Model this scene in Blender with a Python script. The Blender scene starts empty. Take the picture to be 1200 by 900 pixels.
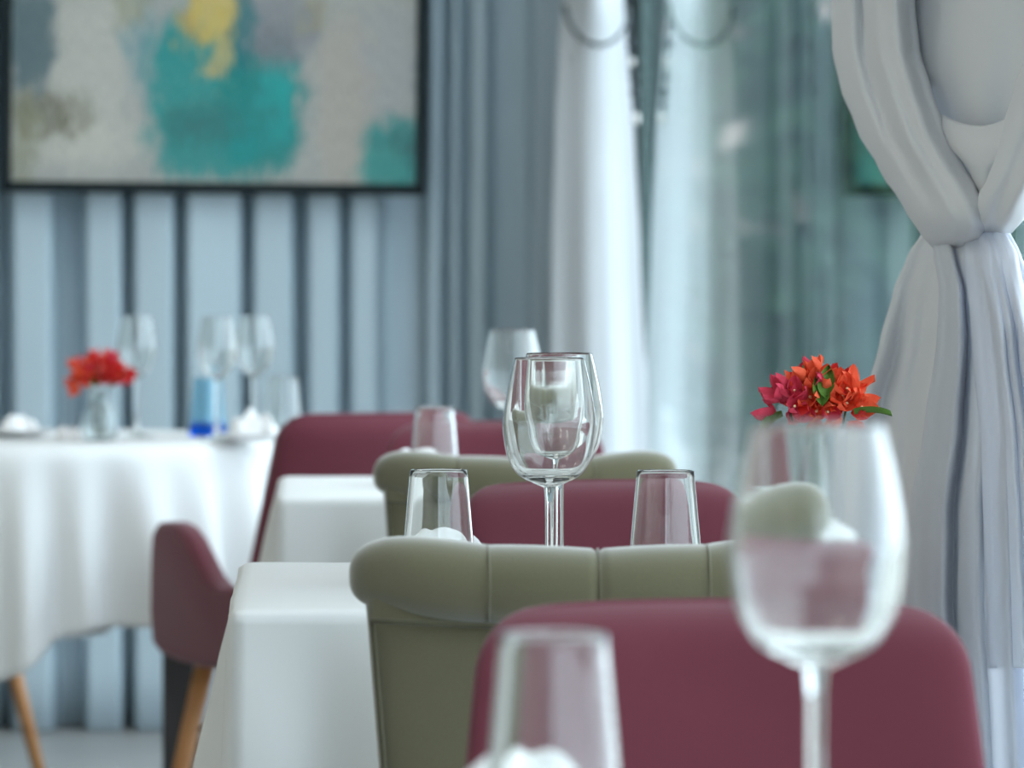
import bpy, bmesh, math, random
from mathutils import Vector, Matrix, noise

SC = bpy.context.scene
COL = SC.collection
random.seed(7)
PI = math.pi

# ------------------------------------------------------------------ camera
F = 5500.0                       # focal length in pixels of the 1200x900 frame
CAM = Vector((0.0, 0.0, 1.04))
YAW = math.atan(242 / F)
PITCH = math.atan(119 / F)
FW = Vector((math.sin(YAW) * math.cos(PITCH), math.cos(YAW) * math.cos(PITCH), -math.sin(PITCH)))
RT = Vector((math.cos(YAW), -math.sin(YAW), 0))
UP = RT.cross(FW)
cam_data = bpy.data.cameras.new('camera')
cam = bpy.data.objects.new('camera', cam_data)
COL.objects.link(cam)
cam.matrix_world = Matrix((
    (RT.x, UP.x, -FW.x, CAM.x), (RT.y, UP.y, -FW.y, CAM.y), (RT.z, UP.z, -FW.z, CAM.z), (0, 0, 0, 1)))
cam_data.sensor_width = 36
cam_data.lens = 36 * F / 1200
cam_data.clip_end = 200
cam_data.dof.use_dof = True
cam_data.dof.focus_distance = 4.42
cam_data.dof.aperture_fstop = 8.4
SC.camera = cam

# ------------------------------------------------------------------ world, lights, exposure
W = bpy.data.worlds.new('overcast_sky')
SC.world = W
W.use_nodes = True
wn = W.node_tree
for n in list(wn.nodes): wn.nodes.remove(n)
wo = wn.nodes.new('ShaderNodeOutputWorld'); wb = wn.nodes.new('ShaderNodeBackground')
wt = wn.nodes.new('ShaderNodeTexCoord'); ws = wn.nodes.new('ShaderNodeSeparateXYZ'); wr = wn.nodes.new('ShaderNodeValToRGB')
wn.links.new(wt.outputs['Generated'], ws.inputs[0]); wn.links.new(ws.outputs['Z'], wr.inputs[0])
wr.color_ramp.elements[0].position = 0.0; wr.color_ramp.elements[0].color = (0.66, 0.76, 0.88, 1)
wr.color_ramp.elements[1].position = 0.9; wr.color_ramp.elements[1].color = (0.82, 0.91, 1.0, 1)
wn.links.new(wr.outputs[0], wb.inputs[0]); wb.inputs[1].default_value = 4.2
wn.links.new(wb.outputs[0], wo.inputs[0])
FILL_POWER = 4.6                # emission of the added ceiling fill panels
SC.view_settings.view_transform = 'Standard'
SC.view_settings.look = 'None'
SC.view_settings.gamma = 1
SC.view_settings.use_curve_mapping = False
SC.view_settings.exposure = 0.17
SC.cycles.max_bounces = 16
SC.cycles.transmission_bounces = 14
SC.cycles.transparent_max_bounces = 16
SC.cycles.glossy_bounces = 8
SC.cycles.diffuse_bounces = 5


# ------------------------------------------------------------------ materials
def new_mat(name):
    m = bpy.data.materials.new(name); m.use_nodes = True
    nt = m.node_tree
    return m, nt, nt.nodes['Principled BSDF'], nt.nodes['Material Output']


def fabric(name, col, col2=None, rough=0.9, sheen=0.0, weave=900, bump=0.15, mottled=6, translucent=0.0):
    m, nt, p, out = new_mat(name)
    tc = nt.nodes.new('ShaderNodeTexCoord')
    n1 = nt.nodes.new('ShaderNodeTexNoise'); n1.inputs['Scale'].default_value = mottled; n1.inputs['Detail'].default_value = 4
    n2 = nt.nodes.new('ShaderNodeTexNoise'); n2.inputs['Scale'].default_value = weave; n2.inputs['Detail'].default_value = 2
    for n in (n1, n2): nt.links.new(tc.outputs['Object'], n.inputs['Vector'])
    mix = nt.nodes.new('ShaderNodeMix'); mix.data_type = 'RGBA'
    mix.inputs['A'].default_value = (*col, 1)
    c2 = col2 or tuple(c * 0.88 for c in col)
    mix.inputs['B'].default_value = (*c2, 1)
    add = nt.nodes.new('ShaderNodeMath'); add.operation = 'MULTIPLY_ADD'
    nt.links.new(n2.outputs[0], add.inputs[0]); add.inputs[1].default_value = 0.8
    nt.links.new(n1.outputs[0], add.inputs[2])
    sub = nt.nodes.new('ShaderNodeMath'); sub.operation = 'SUBTRACT'; sub.use_clamp = True
    nt.links.new(add.outputs[0], sub.inputs[0]); sub.inputs[1].default_value = 0.4
    nt.links.new(sub.outputs[0], mix.inputs['Factor'])
    nt.links.new(mix.outputs['Result'], p.inputs['Base Color'])
    p.inputs['Roughness'].default_value = rough
    p.inputs['Specular IOR Level'].default_value = 0.2
    p.inputs['Sheen Weight'].default_value = sheen
    b = nt.nodes.new('ShaderNodeBump'); b.inputs['Strength'].default_value = bump; b.inputs['Distance'].default_value = 0.001
    nt.links.new(n2.outputs[0], b.inputs['Height']); nt.links.new(b.outputs[0], p.inputs['Normal'])
    if translucent:
        t = nt.nodes.new('ShaderNodeBsdfTranslucent'); nt.links.new(mix.outputs['Result'], t.inputs['Color'])
        ms = nt.nodes.new('ShaderNodeMixShader'); ms.inputs[0].default_value = translucent
        nt.links.new(p.outputs[0], ms.inputs[1]); nt.links.new(t.outputs[0], ms.inputs[2])
        nt.links.new(ms.outputs[0], out.inputs['Surface'])
    return m


def plain(name, col, rough=0.5, metal=0.0, nscale=30, var=0.15, spec=0.5):
    m, nt, p, out = new_mat(name)
    tc = nt.nodes.new('ShaderNodeTexCoord')
    n1 = nt.nodes.new('ShaderNodeTexNoise'); n1.inputs['Scale'].default_value = nscale; n1.inputs['Detail'].default_value = 5
    nt.links.new(tc.outputs['Object'], n1.inputs['Vector'])
    mix = nt.nodes.new('ShaderNodeMix'); mix.data_type = 'RGBA'
    mix.inputs['A'].default_value = (*[c * (1 - var) for c in col], 1); mix.inputs['B'].default_value = (*[min(1, c * (1 + var)) for c in col], 1)
    nt.links.new(n1.outputs[0], mix.inputs['Factor']); nt.links.new(mix.outputs['Result'], p.inputs['Base Color'])
    p.inputs['Roughness'].default_value = rough; p.inputs['Metallic'].default_value = metal
    p.inputs['Specular IOR Level'].default_value = spec
    return m


def wood(name, c1, c2):
    m, nt, p, out = new_mat(name)
    tc = nt.nodes.new('ShaderNodeTexCoord'); mp = nt.nodes.new('ShaderNodeMapping'); mp.inputs['Scale'].default_value = (40, 40, 3)
    n1 = nt.nodes.new('ShaderNodeTexNoise'); n1.inputs['Scale'].default_value = 3; n1.inputs['Detail'].default_value = 6
    nt.links.new(tc.outputs['Object'], mp.inputs[0]); nt.links.new(mp.outputs[0], n1.inputs['Vector'])
    r = nt.nodes.new('ShaderNodeValToRGB')
    r.color_ramp.elements[0].position = .3; r.color_ramp.elements[0].color = (*c1, 1)
    r.color_ramp.elements[1].position = .7; r.color_ramp.elements[1].color = (*c2, 1)
    nt.links.new(n1.outputs[0], r.inputs[0]); nt.links.new(r.outputs[0], p.inputs['Base Color'])
    p.inputs['Roughness'].default_value = .45
    return m


def glass(name, col=(1, 1, 1), rough=0.0, ior=1.5):
    m, nt, p, out = new_mat(name)
    nt.nodes.remove(p)
    g = nt.nodes.new('ShaderNodeBsdfGlass'); g.inputs['Color'].default_value = (*col, 1)
    g.inputs['Roughness'].default_value = rough; g.inputs['IOR'].default_value = ior
    nt.links.new(g.outputs[0], out.inputs['Surface'])
    return m


def pane_glass(name, tint):
    """flat window glass: clear straight-through pane, mirror share by Schlick's law"""
    m, nt, p, out = new_mat(name)
    nt.nodes.remove(p)
    geo = nt.nodes.new('ShaderNodeNewGeometry')
    d = nt.nodes.new('ShaderNodeVectorMath'); d.operation = 'DOT_PRODUCT'
    nt.links.new(geo.outputs['Incoming'], d.inputs[0]); nt.links.new(geo.outputs['Normal'], d.inputs[1])
    ab = nt.nodes.new('ShaderNodeMath'); ab.operation = 'ABSOLUTE'; nt.links.new(d.outputs['Value'], ab.inputs[0])
    om = nt.nodes.new('ShaderNodeMath'); om.operation = 'SUBTRACT'; om.inputs[0].default_value = 1; nt.links.new(ab.outputs[0], om.inputs[1])
    pw = nt.nodes.new('ShaderNodeMath'); pw.operation = 'POWER'; nt.links.new(om.outputs[0], pw.inputs[0]); pw.inputs[1].default_value = 5
    ma = nt.nodes.new('ShaderNodeMath'); ma.operation = 'MULTIPLY_ADD'; nt.links.new(pw.outputs[0], ma.inputs[0])
    ma.inputs[1].default_value = .96; ma.inputs[2].default_value = .04
    tr = nt.nodes.new('ShaderNodeBsdfTransparent'); tr.inputs[0].default_value = (*tint, 1)
    gl = nt.nodes.new('ShaderNodeBsdfGlossy'); gl.inputs['Roughness'].default_value = 0.0
    gl.inputs['Color'].default_value = (.88, .93, .93, 1)
    ms = nt.nodes.new('ShaderNodeMixShader'); nt.links.new(ma.outputs[0], ms.inputs[0])
    nt.links.new(tr.outputs[0], ms.inputs[1]); nt.links.new(gl.outputs[0], ms.inputs[2])
    nt.links.new(ms.outputs[0], out.inputs['Surface'])
    return m


M = {}
M['burgundy'] = fabric('burgundy_cloth', (.145, .030, .047), (.108, .020, .033), sheen=.25, weave=700, bump=.3)
M['olive'] = fabric('olive_velvet', (.130, .118, .066), (.095, .087, .046), sheen=.8, weave=600, bump=.25)
M['olive_piping'] = fabric('olive_piping', (.075, .07, .04), sheen=.3)
M['linen'] = fabric('white_linen', (.72, .725, .72), (.685, .695, .70), weave=1200, bump=.12, mottled=4)
M['napkin'] = fabric('white_napkin', (.86, .86, .86), (.82, .82, .83), weave=1500, bump=.1)
M['back_curtain'] = fabric('blue_grey_curtain', (.50, .60, .66), (.47, .57, .63), weave=500, bump=.1)
M['side_curtain'] = fabric('pale_curtain', (.68, .71, .74), (.65, .68, .71), weave=600, bump=.08, translucent=.15)
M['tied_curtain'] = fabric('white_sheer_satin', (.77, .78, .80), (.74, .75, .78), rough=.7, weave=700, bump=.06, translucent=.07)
M['tied_lower_lit'] = fabric('white_sheer_lit', (.86, .88, .92), (.83, .85, .90), rough=.7, weave=700, bump=.06, translucent=.42)  # same cloth as the upper drapes, lightened to stand for stronger light
M['frame_black'] = plain('black_frame', (.008, .014, .016), .6, spec=.15)
M['chrome'] = plain('dark_chrome', (.10, .115, .12), .25, 1.0)
M['bead_dark'] = plain('dark_bead', (.05, .06, .07), .2, .6)
M['bead_pale'] = plain('pearl_bead', (.75, .74, .72), .15)
M['leg_wood'] = wood('honey_wood', (.36, .15, .05), (.52, .25, .09))
M['dark_wood'] = wood('dark_wood', (.02, .018, .02), (.035, .03, .03))
M['brown_wood'] = wood('brown_wood', (.11, .065, .03), (.17, .1, .045))
M['black_metal'] = plain('black_metal', (.012, .014, .016), .4, .5)
M['glass'] = glass('clear_glass', (.985, .99, .985))
M['blue_glass'] = glass('blue_glass', (.55, .85, .96))
_nt = M['blue_glass'].node_tree
_tc = _nt.nodes.new('ShaderNodeTexCoord'); _sp = _nt.nodes.new('ShaderNodeSeparateXYZ'); _rp = _nt.nodes.new('ShaderNodeValToRGB')
_nt.links.new(_tc.outputs['Object'], _sp.inputs[0]); _nt.links.new(_sp.outputs['Z'], _rp.inputs[0])
_rp.color_ramp.elements[0].position = .012; _rp.color_ramp.elements[0].color = (.10, .36, .85, 1)
_rp.color_ramp.elements[1].position = .028; _rp.color_ramp.elements[1].color = (.80, .93, .98, 1)
_nt.links.new(_rp.outputs[0], _nt.nodes['Glass BSDF'].inputs['Color'])
M['vase_glass'] = glass('milky_glass', (.95, .97, .97), .12)
M['china'] = plain('white_china', (.8, .8, .8), .12, 0, 8, .02)
M['petal_red'] = fabric('red_petal', (.80, .06, .04), (.66, .03, .035), rough=.6, weave=80, bump=.4, mottled=40, translucent=.3)
M['petal_orange'] = fabric('orange_petal', (.95, .20, .08), (.90, .12, .06), rough=.6, weave=80, bump=.4, mottled=40, translucent=.3)
M['petal_pink'] = fabric('pink_petal', (.78, .10, .17), (.66, .05, .10), rough=.6, weave=80, bump=.4, mottled=40, translucent=.3)
M['leaf'] = fabric('green_leaf', (.10, .20, .03), (.06, .13, .02), rough=.5, weave=60, bump=.3, mottled=30)
M['stem'] = plain('plant_stem', (.10, .12, .03), .6)
M['stamen'] = plain('stamen', (.75, .62, .35), .6)
M['wall'] = plain('wall_paint', (.50, .56, .58), .8, 0, 3, .04)
M['wall_warm'] = plain('warm_wall_paint', (.46, .42, .34), .8, 0, 3, .05)
M['ceiling'] = plain('ceiling_paint', (.78, .78, .76), .9, 0, 3, .03)
M['floor'] = plain('pale_floor', (.36, .36, .35), .45, 0, 4, .12)
M['terrace'] = plain('terrace_stone', (.34, .33, .31), .8, 0, 6, .2)
M['baseboard'] = plain('baseboard_paint', (.48, .54, .56), .5, 0, 3, .03)
M['post'] = plain('window_post', (.07, .115, .115), .5, .0)
M['pane'] = pane_glass('window_glass', (.95, .98, .97))
M['foliage'] = fabric('shrub_leaf', (.11, .22, .12), (.05, .12, .07), rough=.55, weave=20, bump=.2, mottled=8, translucent=.25)
M['foliage_blue'] = fabric('blue_green_leaf', (.13, .29, .24), (.06, .16, .14), rough=.5, weave=20, bump=.2, mottled=8, translucent=.25)
M['blossom'] = plain('pale_blossom', (.75, .58, .52), .7)
M['bark'] = plain('bark', (.09, .065, .045), .9)
lm, lnt, lp, lo = new_mat('fill_emitter')
lp.inputs['Base Color'].default_value = (.9, .9, .9, 1); lp.inputs['Emission Color'].default_value = (1, .95, .89, 1)
lp.inputs['Emission Strength'].default_value = FILL_POWER
M['fill_light'] = lm


# ------------------------------------------------------------------ helpers
def at(px, py, Y):
    """point of the plane y = Y that a pixel of the 1200x900 frame looks at"""
    d = FW * F + RT * (px - 600) - UP * (py - 450)
    return CAM + d * (Y / d.y)


def xat(px, Y): return at(px, 331, Y).x


def link(name, mesh, mat=None, parent=None, loc=None):
    o = bpy.data.objects.new(name, mesh); COL.objects.link(o)
    if mat is not None and not mesh.materials: mesh.materials.append(mat)
    if parent is not None: o.parent = parent
    if loc is not None: o.location = loc
    return o


def mesh_from(verts, faces, smooth=True, name='mesh'):
    me = bpy.data.meshes.new(name); me.from_pydata([tuple(v) for v in verts], [], faces)
    if smooth: me.polygons.foreach_set('use_smooth', [True] * len(me.polygons))
    me.update()
    return me


def grid(fn, nu, nv, close_u=False):
    vs = [fn(i / nu, j / nv) for j in range(nv + 1) for i in range(nu + (0 if close_u else 1))]
    n = nu if close_u else nu + 1
    fs = [(j * n + i, j * n + (i + 1) % n, (j + 1) * n + (i + 1) % n, (j + 1) * n + i) for j in range(nv) for i in range(nu)]
    return mesh_from(vs, fs)


def tube(centers, sides, norms, hw, ht, p=2.0, n=20, caps=True):
    """closed sweep with super-ellipse sections"""
    vs, fs = [], []
    for c, s, nn, a, b in zip(centers, sides, norms, hw, ht):
        for k in range(n):
            t = 2 * PI * k / n; ct, st = math.cos(t), math.sin(t)
            x = math.copysign(abs(ct) ** (2 / p), ct) * a; y = math.copysign(abs(st) ** (2 / p), st) * b
            vs.append(Vector(c) + Vector(s) * x + Vector(nn) * y)
    m = len(centers)
    for j in range(m - 1):
        for k in range(n):
            fs.append((j * n + k, j * n + (k + 1) % n, (j + 1) * n + (k + 1) % n, (j + 1) * n + k))
    if caps:
        fs.append(tuple(reversed(range(n)))); fs.append(tuple((m - 1) * n + k for k in range(n)))
    return mesh_from(vs, fs)


def rod(p0, p1, r0, r1, n=12):
    p0, p1 = Vector(p0), Vector(p1); d = (p1 - p0).normalized()
    s = d.orthogonal().normalized(); t = d.cross(s)
    return tube([p0, p1], [s, s], [t, t], [r0, r1], [r0, r1], n=n)


def wire(pts, r, n=8):
    pts = [Vector(p) for p in pts]; cs, ss, ns = [], [], []
    prev = None
    for i, p in enumerate(pts):
        d = (pts[min(i + 1, len(pts) - 1)] - pts[max(i - 1, 0)]).normalized()
        s = d.orthogonal().normalized() if prev is None else (prev - d * prev.dot(d)).normalized()
        prev = s; cs.append(p); ss.append(s); ns.append(d.cross(s))
    rr = r if isinstance(r, list) else [r] * len(pts)
    return tube(cs, ss, ns, rr, rr, n=n)


def lathe(profile, n=48, close_top=False, close_bottom=False):
    vs, fs, rows = [], [], []
    for r, z in profile:
        if r < 1e-6:
            rows.append([len(vs)]); vs.append((0, 0, z))
        else:
            rows.append(list(range(len(vs), len(vs) + n)))
            vs += [(r * math.cos(2 * PI * k / n), r * math.sin(2 * PI * k / n), z) for k in range(n)]
    for a, b in zip(rows[:-1], rows[1:]):
        for k in range(n):
            k2 = (k + 1) % n
            if len(a) == 1 and len(b) == 1: continue
            if len(a) == 1: fs.append((a[0], b[k2], b[k]))
            elif len(b) == 1: fs.append((a[k], a[k2], b[0]))
            else: fs.append((a[k], a[k2], b[k2], b[k]))
    return mesh_from(vs, fs)


def smooth_profile(pts, sub=6):
    """Catmull-Rom through (r, z) points"""
    out = []
    for i in range(len(pts) - 1):
        p0 = pts[max(i - 1, 0)]; p1 = pts[i]; p2 = pts[i + 1]; p3 = pts[min(i + 2, len(pts) - 1)]
        for k in range(sub):
            t = k / sub
            f = lambda a, b, c, d: .5 * (2 * b + (c - a) * t + (2 * a - 5 * b + 4 * c - d) * t * t + (3 * b - a - 3 * c + d) * t ** 3)
            out.append((max(0, f(p0[0], p1[0], p2[0], p3[0])), f(p0[1], p1[1], p2[1], p3[1])))
    out.append(pts[-1])
    return out


def box(name, x0, x1, y0, y1, z0, z1, mat, parent=None, bevel=0.0):
    bm = bmesh.new()
    bmesh.ops.create_cube(bm, size=1, matrix=Matrix.Translation(((x0 + x1) / 2, (y0 + y1) / 2, (z0 + z1) / 2)) @ Matrix.Diagonal((x1 - x0, y1 - y0, z1 - z0, 1)))
    if bevel: bmesh.ops.bevel(bm, geom=bm.edges[:], offset=bevel, segments=3, profile=.5, affect='EDGES')
    me = bpy.data.meshes.new(name); bm.to_mesh(me); bm.free()
    return link(name, me, mat, parent)


def prism(name, outline, axis_o, ax, ay, az, thick, mat, parent=None, bevel=.01):
    """outline (2-D list) in plane ax, ay, thickened along az"""
    bm = bmesh.new()
    lo = [bm.verts.new(Vector(axis_o) + Vector(ax) * a + Vector(ay) * b - Vector(az) * thick / 2) for a, b in outline]
    hi = [bm.verts.new(Vector(axis_o) + Vector(ax) * a + Vector(ay) * b + Vector(az) * thick / 2) for a, b in outline]
    n = len(outline)
    f1 = bm.faces.new(list(reversed(lo))); f2 = bm.faces.new(hi)
    for k in range(n): bm.faces.new((lo[k], lo[(k + 1) % n], hi[(k + 1) % n], hi[k]))
    bmesh.ops.recalc_face_normals(bm, faces=bm.faces[:])
    eds = [e for e in bm.edges if (e.verts[0] in lo) == (e.verts[1] in lo)]
    bmesh.ops.bevel(bm, geom=eds, offset=bevel, segments=4, profile=.5, affect='EDGES')
    for f in bm.faces: f.smooth = True
    me = bpy.data.meshes.new(name); bm.to_mesh(me); bm.free()
    o = link(name, me, mat, parent)
    return o


def thing(name, label, cat, loc=(0, 0, 0), rz=0.0, group=None):
    o = bpy.data.objects.new(name, None); COL.objects.link(o)
    o.empty_display_size = .1
    o.location = loc; o.rotation_euler = (0, 0, rz)
    o['label'] = label; o['category'] = cat
    if group: o['group'] = group
    return o


def tag(o, label, cat, group=None):
    o['label'] = label; o['category'] = cat
    if group: o['group'] = group
    return o


def copy_tree(root, label, loc, rz=None, group=None, scale=None):
    r = root.copy(); COL.objects.link(r); r.location = loc
    if rz is not None: r.rotation_euler = (0, 0, rz)
    if scale: r.scale = (scale,) * 3
    r['label'] = label
    if group: r['group'] = group
    for ch in list(root.children):
        c = ch.copy(); COL.objects.link(c); c.parent = r
        for g in list(ch.children):
            d = g.copy(); COL.objects.link(d); d.parent = c
    return r


def structure(o):
    o['kind'] = 'structure'
    return o


def lerp_table(tab, y):
    if y <= tab[0][0]: return tab[0][1]
    for (a, va), (b, vb) in zip(tab[:-1], tab[1:]):
        if y <= b:
            t = (y - a) / (b - a); t = t * t * (3 - 2 * t) * .5 + t * .5
            return va + (vb - va) * t
    return tab[-1][1]


def solid(o, t, off=0):
    md = o.modifiers.new('solidify', 'SOLIDIFY'); md.thickness = t; md.offset = off
    return o


# ------------------------------------------------------------------ the room
WX = 0.76           # inner face of the glazed right side
BY = 11.05          # back wall
LX = -3.2
RY = -4.0
H = 2.9
structure(box('floor', LX - .1, WX + .02, RY, BY + .1, -.1, 0, M['floor']))
structure(box('ceiling', LX - .1, WX + .1, RY, BY + .1, H, H + .12, M['ceiling']))
structure(box('wall_back', LX - .1, WX + .08, BY, BY + .12, 0, H, M['wall']))
structure(box('wall_left', LX - .12, LX, RY, BY, 0, H, M['wall_warm']))
structure(box('baseboard_back', LX, WX - .07, BY - .02, BY, 0, .075, M['baseboard'], bevel=.004))
structure(box('terrace_ground', -14, 16, RY - 20, 40, -.16, -.1, M['terrace']))
structure(box('trim_1', WX - .014, WX + .03, 10.48, BY, 0, H, M['post'], bevel=.004))      # corner post
# glazed side: frameless panes edge to edge between a sill channel and a head channel
win = structure(bpy.data.objects.new('window_1', None)); COL.objects.link(win); win.location = (WX, 3.5, 0)
def pane(y0, y1):
    return box('pane', 0, .012, y0 - 3.5, y1 - 3.5, .05, 2.82, M['pane'], win)
joints = [10.47, 9.0, 7.0, 5.0, 3.0, 1.0, -1.0, -3.0, RY]
for a, b in zip(joints[1:], joints[:-1]): pane(a + .003, b - .003)
box('sill_channel', -.02, .035, RY - 3.5, BY - 3.55, 0, .05, M['post'], win, .003)
box('head_channel', -.02, .035, RY - 3.5, BY - 3.55, 2.82, H, M['post'], win, .003)
# unseen glazing behind the camera, added so daylight fills the front faces
win2 = structure(bpy.data.objects.new('fill_window', None)); COL.objects.link(win2); win2.location = (LX, RY, 0)
ww = WX - LX
for k in range(3):
    box('pane', ww * k / 3 + .03, ww * (k + 1) / 3 - .03, -.01, .002, .06, 2.82, M['pane'], win2)
for k in range(4):
    box('mullion', max(0, ww * k / 3 - .03), min(ww, ww * k / 3 + .03), -.04, .03, .06, 2.82, M['post'], win2, .003)
box('sill_channel', 0, ww, -.04, .03, 0, .06, M['post'], win2, .003)
box('head_channel', 0, ww, -.04, .03, 2.82, H, M['post'], win2, .003)

structure(box('front_blocker', LX - .1, LX + 2.8, RY + .04, RY + .14, 0, H, M['wall']))  # unseen wall added behind the camera to cut down the front daylight
# glowing fill panels added at the ceiling, above the frame
fill0 = None
for k, (x, y) in enumerate([(-.9, 2.0), (-.9, 4.6), (-.9, 7.2), (-.25, 9.2), (-2.3, 3.3), (-2.3, 6.4)]):
    lab = ['added square fill panel at the ceiling above the nearest table', 'added square fill panel at the ceiling above the middle of the row',
           'added square fill panel at the ceiling above the third table', 'added square fill panel at the ceiling by the back curtain',
           'added square fill panel at the ceiling by the left wall near the entrance', 'added square fill panel at the ceiling by the left wall further in'][k]
    if fill0 is None:
        fill0 = thing('fill_panel', lab, 'fill_light', (x, y, H), 0, 'added ceiling fill panels')
        box('fill_face', -.28, .28, -.28, .28, -.035, -.02, M['fill_light'], fill0)
        box('fill_back', -.31, .31, -.31, .31, -.03, 0, M['ceiling'], fill0, .004)
    else:
        copy_tree(fill0, lab, (x, y, H))


# ------------------------------------------------------------------ back curtains, measured in pixels at the plane YC
YC = 10.93
def pleated(panels, x_lo, x_hi, deep=.115, seed=0):
    """panels: (left, right, forward) in pixels; between two panels the cloth folds back"""
    def prof(px):
        best = 0
        for a, b, f in panels:
            w = b - a; e = min(7.0, w * .3)
            if a - e < px < b + e:
                t = min((px - (a - e)) / (2 * e), ((b + e) - px) / (2 * e), 1)
                t = t * t * (3 - 2 * t)
                u = (px - a) / w * 2 - 1
                best = max(best, t * (f - .012 * u * u * (w / 50)))
        return best
    def fn(u, v):
        px = x_lo + (x_hi - x_lo) * u
        z = .004 + (2.84 - .004) * v
        wob = noise.noise((px * .02, z * .7, seed)) * 5 * (1 - v * .6)
        d = deep * prof(px + wob)
        d += .012 * noise.noise((px * .012, z * .5, seed + 5))
        return Vector((xat(px, YC), YC - d + .055, z))
    return grid(fn, int((x_hi - x_lo) / 1.6), 20)

random.seed(3)
wide = [(12, 62, 1), (98, 144, 1), (156, 206, 1), (217, 284, 1.05), (295, 344, 1), (357, 399, .95), (409, 446, .9)]
lx = -4
while lx > -1290:
    w = random.uniform(40, 62); wide.append((lx - w, lx, random.uniform(.85, 1.05))); lx -= w + random.uniform(9, 22)
cur_a = link('curtain', pleated(wide, -1300, 496, seed=1), M['back_curtain'])
solid(cur_a, .002); tag(cur_a, 'wide blue-grey pleated curtain hanging behind the abstract painting', 'curtain')
cur_b = link('curtain', pleated([(500, 521, 1), (529, 541, .9), (549, 573, 1), (622, 700, .95)], 497.5, 715, deep=.075, seed=4), M['back_curtain'])
solid(cur_b, .002); tag(cur_b, 'narrower blue-grey pleated curtain right of the painting', 'curtain')
rail = link('curtain_rail', wire([(LX + .05, YC, 2.865), (WX - .06, YC, 2.865)], .012), M['chrome'])
tag(rail, 'straight metal rail carrying the two blue-grey back curtains', 'rail')

# pale curtain panel in the window corner, gathered by a hoop
YS = 10.43
zr = at(697, 40, YS).z
LS = [(-60, 666), (0, 661), (55, 656), (150, 652), (300, 648), (560, 646), (905, 644)]
RS = [(-60, 732), (0, 733), (60, 737), (150, 745), (300, 752), (530, 762), (905, 768)]
def side_fn(u, v):
    z = .03 + (2.84 - .03) * v
    py = 331 - (z - 1.04) * F / YS
    pyc = max(-60, py)
    a, b = lerp_table(LS, pyc), lerp_table(RS, pyc)
    if py < -60:
        k = min(1, (-60 - py) / 500); a -= 12 * k; b += 6 * k
    px = a + (b - a) * u
    fall = min(1, max(.25, (py - 20) / 400))
    d = .05 * math.sin(PI * u) + .026 * (math.cos(2 * PI * (1.3 * u - .62)) * .5 + .5) * (.35 + .65 * fall) + .004 * math.sin(2 * PI * (3.1 * u + .2)) * fall
    bul = math.exp(-((py + 5) / 45) ** 2) * .045 * math.sin(PI * u)
    return Vector((xat(px, YS), YS + .06 - d - bul, z))
cur_c = link('curtain', grid(side_fn, 60, 90), M['side_curtain']); solid(cur_c, .002)
tag(cur_c, 'pale white curtain panel in the window corner, gathered by a dark hoop', 'curtain')
box('curtain_tape', xat(655, YS), xat(740, YS), YS, YS + .07, 2.835, 2.865, M['side_curtain'], cur_c)
rail2 = link('curtain_rail', wire([(.665, BY - .2, 2.865), (.665, .3, 2.865)], .012), M['chrome'])
tag(rail2, 'metal rail along the glazed side carrying the white curtains', 'rail')
tie = thing('curtain_tieback', 'dark metal hoop with hanging bead chain around the pale corner curtain', 'tieback', (xat(697, YS), YS, zr))
tie_o = Vector(tie.location)
hp = []
for k in range(41):
    t = PI * (1.02 + .96 * k / 40)
    p = at(698 + 37 * math.cos(t), 6 - 50 * math.sin(t), YS)
    p.y = YS - .05 - .075 * abs(math.sin(t))
    hp.append(p - tie_o)
link('hoop', wire(hp, [.0035 + .003 * (1 - k / 40) for k in range(41)]), M['chrome'], tie)
cp = [at(x, y, YS) - tie_o + Vector((0, -.06, 0)) for x, y in ((735, 2), (735, 30), (737, 60), (740, 100), (742, 148))]
link('cord', wire(cp, .003), M['bead_dark'], tie)
for k, (x, y, rr, dk) in enumerate([(735, 34, 4, 1), (736, 52, 4.5, 1), (738, 74, 4, 0), (739, 92, 4, 1), (741, 110, 5, 1), (742, 124, 4, 1), (743, 140, 5, 0)]):
    me = lathe(smooth_profile([(0, -1.5), (.7, -1.0), (1, 0), (.7, 1.0), (0, 1.5)], 3), 12)
    b = link('bead', me, M['bead_dark'] if dk else M['bead_pale'], tie, at(x, y, YS) - tie_o + Vector((0, -.06, 0)))
    b.scale = (rr * YS / F,) * 3


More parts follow.
